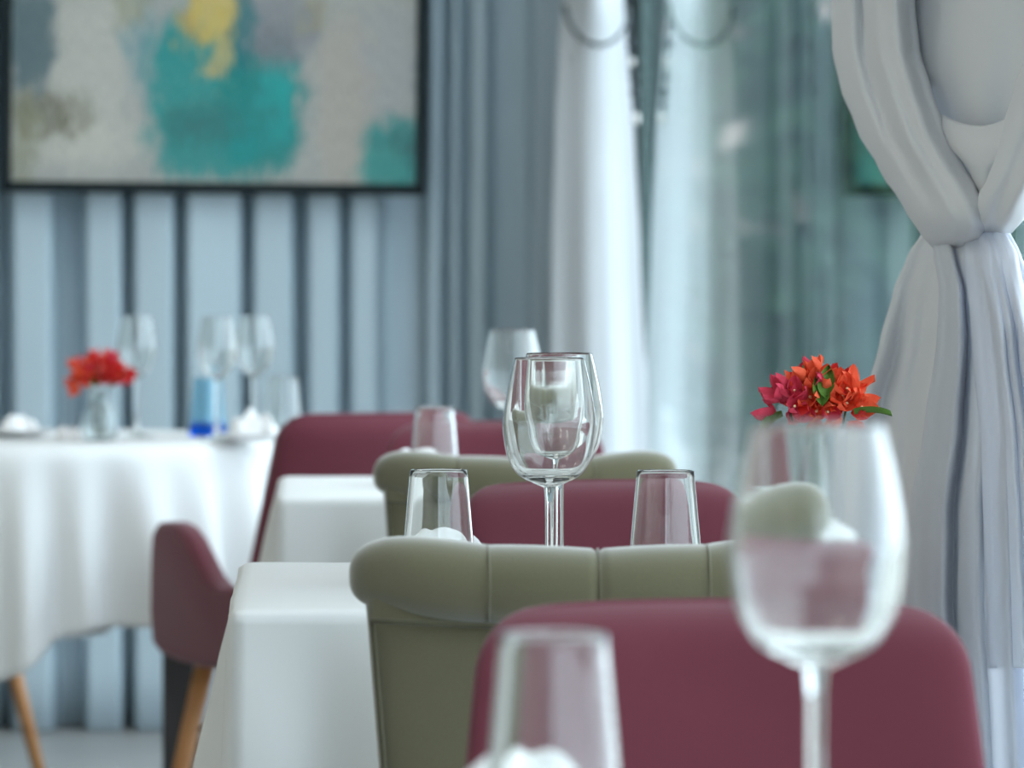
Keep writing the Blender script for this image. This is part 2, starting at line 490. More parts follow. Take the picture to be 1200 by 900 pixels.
# ------------------------------------------------------------------ painting
def painting_material(w, h):
    m, nt, p, out = new_mat('abstract_canvas')
    tc = nt.nodes.new('ShaderNodeTexCoord')
    sep = nt.nodes.new('ShaderNodeSeparateXYZ'); nt.links.new(tc.outputs['Object'], sep.inputs[0])
    def math_(op, a, b=None, clamp=False):
        n = nt.nodes.new('ShaderNodeMath'); n.operation = op; n.use_clamp = clamp
        for i, v in enumerate((a, b)):
            if v is None: continue
            if isinstance(v, (int, float)): n.inputs[i].default_value = v
            else: nt.links.new(v, n.inputs[i])
        return n.outputs[0]
    def nz(scale, sx=1, sz=1, detail=5, off=0):
        mp = nt.nodes.new('ShaderNodeMapping'); mp.inputs['Scale'].default_value = (sx, 1, sz); mp.inputs['Location'].default_value = (off, off, off)
        nt.links.new(tc.outputs['Object'], mp.inputs[0])
        n = nt.nodes.new('ShaderNodeTexNoise'); n.inputs['Scale'].default_value = scale; n.inputs['Detail'].default_value = detail
        n.inputs['Roughness'].default_value = .65
        nt.links.new(mp.outputs[0], n.inputs['Vector']); return n.outputs[0]
    U = math_('MULTIPLY', sep.outputs['X'], F / 10.9)      # canvas units: about one pixel of the photograph
    V = math_('MULTIPLY', sep.outputs['Z'], F / 10.9)
    rag = nz(14, 1.6, .8, 6); rag2 = nz(30, 2.5, .9, 6, 3.1); fine = nz(90, 2, .6, 4, 1.7); jag = nz(55, 2.2, .6, 6, 7.3)
    du = math_('ADD', math_('MULTIPLY', math_('SUBTRACT', rag, .5), 75), math_('MULTIPLY', math_('SUBTRACT', jag, .5), 55))
    dv = math_('ADD', math_('MULTIPLY', math_('SUBTRACT', rag2, .5), 70), math_('MULTIPLY', math_('SUBTRACT', jag, .5), 60))
    U2, V2 = math_('ADD', U, du), math_('ADD', V, dv)
    cur = None
    def rgb(c): return (*c, 1)
    def blend(cur, col, fac):
        n = nt.nodes.new('ShaderNodeMix'); n.data_type = 'RGBA'
        nt.links.new(fac, n.inputs['Factor'])
        if isinstance(cur, tuple): n.inputs['A'].default_value = rgb(cur)
        else: nt.links.new(cur, n.inputs['A'])
        n.inputs['B'].default_value = rgb(col); return n.outputs['Result']
    def blob(cx, cy, rx, ry, soft, gain=1.0, streak=None):
        a = math_('POWER', math_('ABSOLUTE', math_('DIVIDE', math_('SUBTRACT', U2, cx), rx)), 2.6)
        b = math_('POWER', math_('ABSOLUTE', math_('DIVIDE', math_('SUBTRACT', V2, cy), ry)), 2.6)
        d = math_('ADD', a, b)
        f = math_('MULTIPLY', math_('DIVIDE', math_('SUBTRACT', 1 + soft, d), 2 * soft, True), gain, True)
        if streak is not None:
            f = math_('MULTIPLY', f, math_('MULTIPLY', math_('SUBTRACT', streak, .32), 4.0, True))
        return f
    # u: 0 = left inner edge, v: 0 = lower inner edge
    cur = (.46, .455, .42)
    cur = blend(cur, (.36, .37, .37), math_('MULTIPLY', math_('SUBTRACT', rag2, .45), 3.0, True))
    L = [((.60, .58, .52), 90.0, 130, 46, 120, .8, .75, None), ((.66, .63, .55), 85.0, 45, 90, 22, .7, .6, rag),
         ((.10, .17, .19), 22.0, 165, 30, 62, .5, .85, None), ((.15, .14, .08), 45.0, 78, 48, 26, .7, .85, rag2),
         ((.30, .30, .20), 14.0, 40, 14, 60, .6, .6, None), ((.34, .34, .19), 135.0, 205, 16, 26, .6, .6, rag2),
         ((.20, .38, .41), 160.0, 150, 28, 60, .8, .7, rag), ((.04, .32, .31), 217.0, 120, 60, 78, .45, .95, None),
         ((.03, .27, .26), 285.0, 85, 52, 78, .4, .95, None), ((.035, .30, .29), 225.0, 45, 66, 42, .5, .9, None),
         ((.10, .14, .14), 220.0, 68, 44, 24, .8, .55, rag2), ((.04, .42, .40), 310.0, 105, 20, 56, .6, .8, rag),
         ((.30, .31, .33), 310.0, 180, 46, 42, .6, .9, None), ((.17, .19, .21), 305.0, 160, 26, 26, .8, .6, rag2),
         ((.04, .20, .22), 265.0, 185, 14, 56, .6, .8, None), ((.48, .44, .39), 385.0, 90, 34, 100, .5, .9, None),
         ((.43, .43, .44), 440.0, 140, 38, 60, .7, .7, rag), ((.05, .29, .28), 450.0, 34, 44, 44, .5, .92, None),
         ((.08, .12, .13), 455.0, 45, 26, 18, .8, .6, rag2), ((.10, .38, .34), 425.0, 20, 26, 26, .7, .7, rag2),
         ((.12, .24, .26), 484.0, 135, 12, 46, .7, .6, None), ((.44, .36, .12), 348.0, 200, 14, 20, .7, .45, rag2)]
    for col, cx, cy, rx, ry, soft, gain, st in L: cur = blend(cur, col, blob(cx, cy, rx, ry, soft, gain, st))
    # gold leaf, ragged downwards
    st1, st2 = nz(45, 3.2, .5, 6, 5.5), nz(70, 2.5, .6, 5, 9)
    cur = blend(cur, (.62, .44, .10), blob(231, 200, 27, 46, .5, 1.0, st1))
    cur = blend(cur, (.72, .56, .20), blob(233, 210, 24, 50, .6, .9, st2))
    cur = blend(cur, (.60, .42, .13), blob(203, 180, 11, 24, .7, .9, st1))
    cur = blend(cur, (.62, .48, .20), blob(243, 150, 12, 26, .7, .9, st2))
    cur = blend(cur, (.60, .48, .22), blob(229, 132, 12, 10, .7, .9, st2))
    flk = math_('MULTIPLY', math_('SUBTRACT', nz(95, 1, .8, 3, 12), .60), 9.0, True)
    cur = blend(cur, (.60, .52, .30), math_('MULTIPLY', blob(216, 110, 48, 34, .6, .9), flk))
    k = nt.nodes.new('ShaderNodeMix'); k.data_type = 'RGBA'; k.blend_type = 'MULTIPLY'; k.inputs['Factor'].default_value = .8
    nt.links.new(cur, k.inputs['A'])
    rr = nt.nodes.new('ShaderNodeValToRGB'); nt.links.new(fine, rr.inputs[0])
    rr.color_ramp.elements[0].position = .3; rr.color_ramp.elements[0].color = (.55, .55, .55, 1); rr.color_ramp.elements[1].position = .65
    nt.links.new(rr.outputs[0], k.inputs['B'])
    nt.links.new(k.outputs['Result'], p.inputs['Base Color'])
    p.inputs['Roughness'].default_value = .8; p.inputs['Specular IOR Level'].default_value = .15
    b = nt.nodes.new('ShaderNodeBump'); b.inputs['Strength'].default_value = .3; b.inputs['Distance'].default_value = .002
    nt.links.new(rag2, b.inputs['Height']); nt.links.new(b.outputs[0], p.inputs['Normal'])
    return m

PY = 10.815
pl, pr = xat(2, PY), xat(498, PY)
pb = at(250, 227, PY).z
pw, ph = pr - pl, .92
paint = thing('painting', 'large abstract canvas of grey, teal and gold in a black frame', 'painting', ((pl + pr) / 2, PY, pb))
paint.rotation_euler = (0, math.radians(.45), 0)
fb = .025
box('frame_rail', -pw / 2, pw / 2, -.02, .03, 0, fb, M['frame_black'], paint, .003)
box('frame_rail', -pw / 2, pw / 2, -.02, .03, ph - fb, ph, M['frame_black'], paint, .003)
box('frame_stile', -pw / 2, -pw / 2 + fb * .8, -.02, .03, fb, ph - fb, M['frame_black'], paint, .003)
box('frame_stile', pw / 2 - fb * .8, pw / 2, -.02, .03, fb, ph - fb, M['frame_black'], paint, .003)
cv = box('canvas', 0, pw - 2 * fb * .9, 0, .02, 0, ph - 2 * fb, painting_material(pw, ph), paint)
cv.location = (-pw / 2 + fb * .9, -.008, fb)
for sx in (-1, 1):
    link('hanging_wire', wire([(sx * pw * .4, .03, ph - .02), (sx * pw * .4, .03, H - pb)], .0015), M['chrome'], paint)


# ------------------------------------------------------------------ chairs
def shell_chair(label, loc, rz, group='burgundy padded chairs of the table row'):
    """front of the chair is local -Y"""
    t = thing('dining_chair', label, 'chair', loc, rz, group)
    # backrest: slightly dished pad
    z0, z1 = .46, .817
    cs, ss, ns, hw, ht = [], [], [], [], []
    N = 26
    for k in range(N + 1):
        v = k / N
        v = 1 - (1 - v) ** 1.7
        z = z0 + (z1 - z0) * v
        y = .15 + .10 * v + .02 * v * v
        r = .045
        top = max(0, (z - (z1 - r)) / r)
        w = (.205 - .036 * v) * 1.0 - r * (1 - max(0, 1 - top ** 2.2) ** (1 / 2.2))
        cs.append((0, y, z)); ss.append((1, 0, 0)); ns.append(Vector((0, -1, .30)).normalized())
        hw.append(w); ht.append(.024 * max(.12, (1 - top ** 3)) + .002)
    me = tube(cs, ss, ns, hw, ht, p=3.6, n=48)
    for v in me.vertices:                        # dished, crowned top edge
        v.co.y -= .9 * v.co.x ** 2
        v.co.z -= .20 * v.co.x ** 2
    link('backrest', me, M['burgundy'], t)
    # seat
    cs, ss, ns, hw, ht = [], [], [], [], []
    for k in range(21):
        v = k / 20; y = -.23 + .43 * v
        e = max(0, 1 - abs(v * 2 - 1) ** 5) ** .3
        cs.append((0, y, .445 - .02 * math.sin(PI * v))); ss.append((1, 0, 0)); ns.append((0, 0, 1))
        hw.append(.2 * (.55 + .45 * e)); ht.append(.028 * max(.1, e))
    me = tube(cs, ss, ns, hw, ht, p=3.5, n=40)
    link('seat', me, M['burgundy'], t)
    for sx in (-1, 1):
        for sy in (-1, 1):
            link('leg', rod((sx * .13, -.02 + sy * .13, .43), (sx * .20, -.02 + sy * .21, 0), .017, .011), M['leg_wood'], t)
    br = [rod((sx * .15, -.02 + sy * .155, .29), (-sx * .13, -.02 - sy * .13, .41), .004, .004, 6) for sx in (-1, 1) for sy in (-1, 1)]
    for me in br: link('brace', me, M['black_metal'], t)
    return t


def green_chair(label, loc, rz=0.0):
    """back of the chair is local -Y (towards the camera); origin on the floor under the back"""
    t = thing('dining_chair', label, 'chair', loc, rz, 'olive velvet chairs with rolled backs')
    rollw = .203; zc = .800
    # rolled top
    cs, ss, ns, hw, ht = [], [], [], [], []
    seams = (-.0897, 0, .0897)
    N = 120
    for k in range(N + 1):
        a = k / N * PI
        x = -rollw * math.cos(a)
        u = abs(x) / rollw
        e = (1 - u ** 9.0) ** (1 / 2.3) if u < 1 else 0
        g = sum(math.exp(-((x - s) / .0016) ** 2) for s in seams)
        puff = .0018 * abs(math.sin(PI * (x + .0897) / .0897))
        cs.append((x, -.012 + .05 * u * u * .4, zc + .0025 - .0125 * (1 - min(1, u * 1.15) ** 2) - .003 * u ** 8))
        ss.append((0, 1, 0)); ns.append((0, 0, 1))
        hw.append(max(.002, .036 * e - .0025 * g + puff)); ht.append(max(.002, (.0325 + .0012 * u * u) * e - .003 * g + puff))
    link('rolled_top', tube(cs, ss, ns, hw, ht, p=2.3, n=32), M['olive'], t)
    for s in seams:
        ring = [(s, -.012 + .0355 * math.cos(q), zc + .0025 - .0125 * (1 - min(1, abs(s) / rollw * 1.15) ** 2) + .0323 * math.sin(q)) for q in [2 * PI * i / 28 for i in range(29)]]
        link('seam_cord', wire(ring, .0008, 6), M['olive'], t)
    # back panel
    cs, ss, ns, hw, ht = [], [], [], [], []
    for k in range(13):
        v = k / 12; z = .40 + (.785 - .40) * v
        cs.append((0, .03 - .028 * v + .012 * math.sin(PI * v), z)); ss.append((1, 0, 0)); ns.append((0, 1, 0))
        hw.append(.160 + .030 * v); ht.append(.030)
    me = tube(cs, ss, ns, hw, ht, p=5, n=44)
    link('backrest', me, M['olive'], t)
    for sx in (-1, 1):
        link('piping', wire([(sx * (.1545 + .030 * v), .03 - .028 * v + .012 * math.sin(PI * v) - .0265, .40 + .363 * v) for v in [i / 10 for i in range(11)]], .0022, 6), M['olive_piping'], t)
    link('piping', wire([(-.186 + .372 * i / 16, -.0315, (.7655) - .006 * math.sin(PI * i / 16)) for i in range(17)], .0024, 6), M['olive_piping'], t)
    # seat and legs
    cs, ss, ns, hw, ht = [], [], [], [], []
    for k in range(17):
        v = k / 16; e = max(0, 1 - abs(v * 2 - 1) ** 6) ** .35
        cs.append((0, .04 + .35 * v, .42)); ss.append((1, 0, 0)); ns.append((0, 0, 1)); hw.append(.21 * (.75 + .25 * e)); ht.append(.045 * max(.15, e))
    link('seat', tube(cs, ss, ns, hw, ht, p=4, n=40), M['olive'], t)
    for sx in (-1, 1):
        link('leg', rod((sx * .16, .06, .39), (sx * .175, .015, 0), .02, .012), M['dark_wood'], t)
        link('leg', rod((sx * .17, .33, .39), (sx * .18, .34, 0), .02, .012), M['dark_wood'], t)
    return t


def tub_chair(label, loc, rz, arm_front=.22):
    """armchair with separate side lobes; front is local +Y"""
    t = thing('armchair', label, 'chair', loc, rz, 'burgundy armchairs at the round table')
    z0, z1 = .42, .822
    cs, ss, ns, hw, ht = [], [], [], [], []
    for k in range(27):
        v = 1 - (1 - k / 26) ** 1.7; z = z0 + (z1 - z0) * v
        r = .05; top = max(0, (z - (z1 - r)) / r)
        cs.append((0, -.19 - .07 * v, z)); ss.append((1, 0, 0)); ns.append(Vector((0, 1, .2)).normalized())
        hw.append(.232 - .05 * v - r * (1 - max(0, 1 - top ** 2.2) ** (1 / 2.2))); ht.append(.026 * max(.12, 1 - top ** 3) + .002)
    me = tube(cs, ss, ns, hw, ht, p=3.4, n=44)
    for v in me.vertices: v.co.y += .8 * v.co.x ** 2
    link('backrest', me, M['burgundy'], t)
    cs, ss, ns, hw, ht = [], [], [], [], []
    for k in range(17):
        v = k / 16; e = max(0, 1 - abs(v * 2 - 1) ** 5) ** .3
        cs.append((0, -.2 + .42 * v, .425)); ss.append((1, 0, 0)); ns.append((0, 0, 1)); hw.append(.2 * (.6 + .4 * e)); ht.append(.035 * max(.12, e))
    link('seat', tube(cs, ss, ns, hw, ht, p=3.5, n=40), M['burgundy'], t)
    pts = [(.215, .41), (.225, .47), (.222, .56), (.215, .605), (.19, .625), (.13, .628), (.095, .622), (.06, .605), (.02, .575), (-.02, .545), (-.07, .525),
           (-.19, .53), (-.21, .50), (-.20, .42), (-.12, .388), (.02, .384), (.12, .388), (.18, .395)]
    for sx in (-1, 1):
        prism('armrest', pts, (sx * .205, 0, 0), (0, 1, 0), (0, 0, 1), (1, 0, 0), .045, M['burgundy'], t, .016)
    for sx in (-1, 1):
        for sy in (-1, 1):
            link('leg', rod((sx * .145, .01 + sy * .14, .40), (sx * .215, .01 + sy * .21, 0), .019, .012), M['leg_wood'], t)
            link('brace', rod((sx * .165, .01 + sy * .16, .26), (-sx * .12, .01 - sy * .12, .39), .004, .004, 6), M['black_metal'], t)
    return t

TCX = .27
A1 = shell_chair('burgundy padded chair nearest the camera, behind the nearest tumbler', (xat(834, 3.25), 3.02, 0), math.radians(-2))
A2 = copy_tree(A1, 'burgundy padded chair behind the overlapping pair of wine glasses', (xat(701, 5.37) + .26 * math.sin(math.radians(14)), 5.12, 0), math.radians(14), scale=.995)
A3 = copy_tree(A1, 'burgundy padded chair at the far side of the third table, behind the blurred tumbler', (xat(575, 7.5), 7.27, 0), math.radians(-2))
B1 = green_chair('olive velvet rolled-back chair in front of the middle table, the nearer one', (xat(703, 3.8), 3.84, 0), 0)
B2 = copy_tree(B1, 'olive velvet rolled-back chair in front of the third table, the farther one', (xat(618, 6.1), 6.14, 0), 0, scale=.985)
D1 = tub_chair('burgundy armchair with wooden legs turned towards the round table', (.026, 8.08, 0), math.radians(25))
E1 = copy_tree(D1, 'armchair beyond the round table, only one of its wooden legs showing under the cloth', (-.85, 9.70, 0), math.radians(-135))


# ------------------------------------------------------------------ tables and cloths
def square_table(label, x0, x1, y0, y1):
    cx, cy = (x0 + x1) / 2, (y0 + y1) / 2; w, d = (x1 - x0) / 2, (y1 - y0) / 2
    t = thing('dining_table', label, 'table', (cx, cy, 0), 0, 'square dining tables in a row')
    box('tabletop', -w + .006, w - .006, -d + .006, d - .006, .715, .744, M['brown_wood'], t, .006)
    link('pedestal', rod((0, 0, .02), (0, 0, .715), .035, .035, 20), M['black_metal'], t)
    box('base_plate', -.13, .13, -.13, .13, 0, .02, M['black_metal'], t, .004)
    return t


def square_cloth(label, x0, x1, y0, y1, drop=.27, seed=0):
    cx, cy = (x0 + x1) / 2, (y0 + y1) / 2; w, d = (x1 - x0) / 2, (y1 - y0) / 2
    N = 56
    per = []                                          # perimeter: position, outward normal, distance to corner, side parameter
    for (ax, ay, bx, by, nx, ny) in ((-w, -d, w, -d, 0, -1), (w, -d, w, d, 1, 0), (w, d, -w, d, 0, 1), (-w, d, -w, -d, -1, 0)):
        L = math.hypot(bx - ax, by - ay)
        for k in range(N):
            f = k / N
            per.append((Vector((ax + (bx - ax) * f, ay + (by - ay) * f)), Vector((nx, ny)), min(f, 1 - f) * L, f))
    n = len(per); vs, fs, rows = [], [], []
    def add(ps):
        rows.append(list(range(len(vs), len(vs) + n))); vs.extend(ps)
    for s in (.0, .5, .85, .97, 1.0):
        add([Vector((p.x * s, p.y * s, .7505 + (.0012 * noise.noise((p.x * s * 9, p.y * s * 9, seed))) - (.0015 if s == 1 else 0))) for p, nrm, dc, f in per])
    steps = [0.0, .004, .012, .03, .06, .1, .14, .18, .22, .25, drop]
    for h in steps[1:]:
        ps = []
        for i, (p, nrm, dc, f) in enumerate(per):
            dg = Vector((math.copysign(1, p.x), math.copysign(1, p.y))).normalized()
            c = math.exp(-(dc / .045) ** 2)
            o = .006 + .022 * h + .010 * h / drop * math.sin(i * .17 + seed * 2.1) * (1 - c) + .004 * noise.noise((i * .08, h * 12, seed))
            valley = -.055 * h / drop * math.exp(-((dc - .075) / .035) ** 2)
            fl = .27 if p.y > 0 and p.x < 0 else (.02 if p.x < 0 else .02)
            q = p + nrm * (o + valley * .5) + dg * (c * h * fl)
            z = .7505 - .0015 - h + .012 * c * h / drop
            if h > .015: z += .004 * noise.noise((i * .05, seed, 1.3)) * h / drop
            ps.append(Vector((q.x, q.y, z)))
        add(ps)
    for a, b in zip(rows[:-1], rows[1:]):
        for k in range(n): fs.append((a[k], a[(k + 1) % n], b[(k + 1) % n], b[k]))
    me = mesh_from(vs, fs)
    bm = bmesh.new(); bm.from_mesh(me); bmesh.ops.remove_doubles(bm, verts=bm.verts, dist=1e-5); bm.to_mesh(me); bm.free()
    o = link('tablecloth', me, M['linen'], loc=(cx, cy, 0)); solid(o, .0016, 0)
    tag(o, label, 'tablecloth', 'white cloths on the table row')
    return o

T = {1: (-.06, .55, 2.02, 2.70), 2: (-.062, .525, 4.15, 4.85), 3: (-.034, .56, 6.33, 7.0)}
names = {1: 'nearest', 2: 'middle', 3: 'third'}
for k, (x0, x1, y0, y1) in T.items():
    square_table('square pedestal table under the white cloth, %s of the row' % names[k], x0, x1, y0, y1)
square_cloth('white tablecloth on the nearest table, under the big blurred wine glass', *T[1], seed=1)
square_cloth('white tablecloth on the middle table, left of the nearer olive chair', *T[2], seed=2)
square_cloth('white tablecloth on the third table, left of the farther olive chair', *T[3], seed=3)
TZ = .753

# round table by the painting
RC = Vector((-.58, 8.78, 0)); RR = .525
rt = thing('round_table', 'round table with dark square legs under a long white cloth', 'table', RC)
link('tabletop', lathe([(0, .715), (RR - .01, .715), (RR - .004, .722), (RR - .004, .740), (RR - .01, .7445), (0, .7445)], 64), M['brown_wood'], rt)
for sx in (-1, 1):
    for sy in (-1, 1):
        box('leg', sx * .35 - .028, sx * .35 + .028, sy * .3 - .028, sy * .3 + .028, 0, .715, M['dark_wood'], rt, .004)
def rcloth(u, v):
    th = 2 * PI * u
    if v <= .3:
        s = v / .3; r = RR * s
        return Vector((r * math.cos(th), r * math.sin(th), .7505 - (.002 if s > .99 else 0)))
    h = (v - .3) / .7
    ad = lambda c: abs((th - c + PI) % (2 * PI) - PI)
    hem = .315 + .10 * sum(math.exp(-(ad(c) / .34) ** 4) for c in (math.radians(263), math.radians(353), math.radians(83), math.radians(173)))
    hh = hem * h
    amp = min(1, h * 1.3)
    fold = .026 * math.sin(13 * th + 1.2 + .8 * math.sin(3 * th)) + .026 * math.sin(31 * th + .5 + 1.5 * math.sin(4 * th))
    r = RR + .004 + .02 * min(1, h * 12) * .4 + amp * fold + .06 * h
    return Vector((r * math.cos(th), r * math.sin(th), .7485 - hh))
rc = link('tablecloth', grid(rcloth, 400, 34, True), M['linen'], loc=RC); solid(rc, .0016, 0)
tag(rc, 'long white tablecloth hanging in folds from the round table', 'tablecloth')


# ------------------------------------------------------------------ glassware
def wine_glass(label, loc, kind='red', group=None):
    t = thing('wine_glass', label, 'wine glass', loc, 0, group)
    if kind == 'red':
        outer = [(.0054, .0975), (.015, .1015), (.0295, .1095), (.0388, .125), (.0430, .146), (.0433, .161), (.0405, .181), (.0365, .2005), (.0325, .2168)]
    else:
        outer = [(.0045, .110), (.010, .114), (.021, .122), (.0305, .137), (.0355, .156), (.0358, .172), (.0335, .192), (.0298, .211), (.0270, .2235)]
    zs = outer[0][1]
    wall = [.003, .004, .0038, .0035, .0031, .0026, .0021, .0016, .0011]
    inner = [(r - w, z) for (r, z), w in zip(outer, wall)][2:]
    inner = [(0, outer[1][1] + .0045), (.012, outer[1][1] + .0065)] + [(r, z + (.0022 if i == 0 else .0008)) for i, (r, z) in enumerate(inner)]
    zt = outer[-1][1]; rt_ = outer[-1][0]
    prof = smooth_profile(outer, 7) + [(rt_ - .0002, zt + .0006), (rt_ - .00055, zt + .0008), (rt_ - .0009, zt + .0006)] + list(reversed(smooth_profile(inner, 7)[:-1]))
    link('bowl', lathe(prof, 64), M['glass'], t)
    link('stem', lathe(smooth_profile([(.0075, .008), (.0046, .020), (.0040, .045), (.0041, .080), (.0044, zs - .010), (outer[0][0], zs)], 5), 32), M['glass'], t)
    link('foot', lathe([(0, 0), (.030, 0), (.0345, .0006), (.0352, .0014), (.0345, .0022)] + smooth_profile([(.030, .0028), (.018, .0045), (.011, .0062), (.0075, .008)], 4), 48), M['glass'], t)
    return t


def tumbler(label, loc, mat='glass', group=None):
    prof = [(0, 0), (.034, 0), (.0362, .0015), (.0364, .004), (.0360, .010)] + smooth_profile([(.0350, .02), (.0312, .065), (.0272, .1085)], 5)
    prof += [(.0269, .1092), (.0264, .1095), (.0260, .1092)] + smooth_profile([(.0255, .108), (.0293, .065), (.0328, .022), (.030, .0135), (0, .0125)], 5)
    o = link('tumbler', lathe(prof, 56), M[mat], loc=loc)
    return tag(o, label, 'tumbler', group)


def copy_tumbler(src, label, loc):
    o = src.copy(); COL.objects.link(o); o.location = loc; o['label'] = label
    return o

def tp(px, Y): return (xat(px, Y), Y, TZ)
gr = 'large wine glasses on the table row'
G1 = wine_glass('large blurred wine glass standing on the nearest table', tp(957, 2.30), 'red', gr)
G2 = copy_tree(G1, 'sharp wine glass on the middle table, front one of the overlapping pair', tp(644, 4.33))
G3 = copy_tree(G1, 'wine glass on the middle table, rear one of the overlapping pair', tp(655.5, 4.62))
G4 = copy_tree(G1, 'blurred wine glass on the third table, left of the overlapping pair', tp(600, 6.92))
gt = 'clear tumblers on the table row'
U1 = tumbler('large blurred tumbler on the nearest table, in front of the burgundy chair', tp(649, 2.37), group=gt)
U2 = copy_tumbler(U1, 'clear tumbler on the middle table, left of the wine glasses', tp(514, 4.45))
U3 = copy_tumbler(U1, 'clear tumbler on the middle table, right of the wine glasses', tp(780, 4.42))
U4 = copy_tumbler(U1, 'blurred tumbler on the third table, in front of the far burgundy chair', tp(509, 6.7))
gw = 'slim wine glasses on the round table'
S1 = wine_glass('slim wine glass on the round table, right beside the flower vase', tp(160, 8.72), 'white', gw)
S2 = copy_tree(S1, 'slim wine glass on the round table, in front of the blue tumbler', tp(254, 8.56))
S3 = copy_tree(S1, 'slim wine glass on the round table, right of the blue tumbler', tp(298, 8.80))
V1 = tumbler('clear tumbler on the round table, behind the folded napkin', tp(331, 8.86), group='tumblers on the round table')
V2 = tumbler('blue glass tumbler with deep blue base on the round table', tp(244, 8.78), 'blue_glass', 'tumblers on the round table')


# ------------------------------------------------------------------ napkins and plates
def napkin(label, loc, rz, s=1.0, crumple=.45, group='folded white napkins'):
    """cloth folded into a low standing fan: three overlapping soft folds"""
    def fn(u, v):
        a = (u - .5) * 2
        x = .052 * a
        z = (.046 * (1 - abs(a) ** 3.2) ** .5 if abs(a) < 1 else 0) * (1 - abs(2 * v - 1) ** 2.2)
        y = (v - .5) * .05 + .006 * math.sin(a * 4 + v * 3)
        z += .0035 * math.sin(v * PI * 5) * (1 - a * a)
        z *= 1 + crumple * noise.noise((u * 5 + loc[0] * 7, v * 5 + loc[1] * 3, rz * 9)); x += .006 * noise.noise((u * 4, v * 4, loc[0] * 11))
        return Vector((x, y, max(0, z)))
    o = link('napkin', grid(fn, 28, 24), M['napkin'], loc=loc); o.rotation_euler = (0, 0, rz); o.scale = (s, s, s)
    solid(o, .0015, -1)
    return tag(o, label, 'napkin', group)

n1 = napkin('folded white napkin on the nearest table behind the blurred tumbler', (xat(612, 2.52), 2.52, TZ + .001), .1, .72, .15)
n2 = napkin('folded white napkin on the middle table behind the left tumbler', (xat(512, 4.56), 4.56, TZ + .001), .2, .95, .15)
n3 = napkin('folded white napkin on the third table beside the blurred tumbler', (xat(488, 6.62), 6.62, TZ + .001), .3, .95)
plm = lathe([(0, .0), (.035, 0), (.04, .003), (.062, .009), (.072, .013), (.073, .0145), (.071, .0145), (.06, .0108), (.04, .0055), (0, .005)], 40)
p1 = tag(link('side_plate', plm, M['china'], loc=tp(296, 8.50)), 'white side plate under the napkin on the round table', 'plate', 'side plates on the round table')
p2 = tag(link('side_plate', plm, M['china'], loc=tp(22, 8.75)), 'white side plate at the left end of the round table', 'plate', 'side plates on the round table')
n4 = napkin('crumpled white napkin on the side plate, right end of the round table', (xat(297, 8.50), 8.50, TZ + .006), -.2, .85)
n5 = napkin('white napkin on the side plate, left end of the round table', (xat(22, 8.75), 8.75, TZ + .006), .3, .7)
n6 = napkin('small white napkin beside the flower vase on the round table', (xat(80, 8.62), 8.62, TZ + .001), .1, .42)


# ------------------------------------------------------------------ flowers
def vase(label, loc):
    prof_o = [(.026, .0), (.031, .003), (.0335, .02), (.032, .040), (.024, .058), (.0165, .070), (.016, .080), (.0185, .090)]
    prof_i = [(r - .0022, z + (.004 if i == 0 else 0)) for i, (r, z) in enumerate(prof_o)]
    pr_ = [(0, 0)] + smooth_profile(prof_o, 5) + list(reversed(smooth_profile(prof_i, 5))) + [(0, .005)]
    o = link('bud_vase', lathe(pr_, 40), M['vase_glass'], loc=loc)
    return tag(o, label, 'vase', 'small glass bud vases')


def bract_mesh(seed):
    rnd = random.Random(seed)
    def fn(u, v):
        w = .0105 * math.sin(PI * min(1, .08 + v * .92)) ** .7
        x = (u - .5) * 2 * w; y = v * .027
        z = .010 * v * v * 1.1 + .005 * (abs(u - .5) * 2) ** 2 + .0025 * math.sin(u * 9 + seed) * v
        return Vector((x, y, z))
    return grid(fn, 6, 7)
BR = [bract_mesh(k) for k in range(3)]
def leaf_mesh():
    def fn(u, v):
        w = .010 * math.sin(PI * v) ** .8 * (1 - .3 * v)
        return Vector(((u - .5) * 2 * w, v * .034, .006 * abs(u - .5) * 2 - .012 * v * v))
    return grid(fn, 6, 9)
LM = leaf_mesh(); LM.materials.append(M['leaf'])
bract_data = {}
for mk in ('petal_red', 'petal_orange', 'petal_pink'):
    for k in range(3):
        me = BR[k].copy(); me.materials.append(M[mk]); bract_data[mk, k] = me
stam = lathe(smooth_profile([(.0006, 0), (.0008, .007), (.0015, .009), (0, .010)], 3), 8); stam.materials.append(M['stamen'])

def sprig(label, base, heads, mk, leaves, group, seed):
    """heads: positions of single flowers relative to the base (bottom of stem)"""
    rnd = random.Random(seed)
    t = thing('flower_sprig', label, 'flower', base, 0, group)
    hub = Vector((0, 0, .085))
    cm = sum((Vector(h) for h in heads), Vector()) / len(heads)
    link('stem', wire([(0, 0, .002), (cm.x * .15, cm.y * .15, .05), (cm.x * .4, cm.y * .4, .09), tuple(cm * .96)], [.0018, .0016, .0013, .001]), M['stem'], t)
    for h in heads:
        h = Vector(h)
        out = (h - cm + Vector((rnd.uniform(-.01, .01), rnd.uniform(-.022, 0), .012))).normalized()
        f = link('flower', stam, None, t, h); f.rotation_euler = out.to_track_quat('Z', 'Y').to_euler()
        for k in range(3):
            c = mk if rnd.random() < .75 else rnd.choice(('petal_red', 'petal_orange', 'petal_pink'))
            b = link('petal', bract_data[c, k], None, f)
            b.rotation_euler = Matrix.Rotation(2 * PI * k / 3 + rnd.uniform(-.3, .3), 3, 'Z').to_euler()
            b.rotation_euler.rotate_axis('X', .55 + rnd.uniform(-.2, .25)); b.scale = (rnd.uniform(.62, .82),) * 3
    for (p, rz, rx) in leaves:
        l = link('leaf', LM, None, t, p); l.rotation_euler = (rx, 0, rz)
    return t

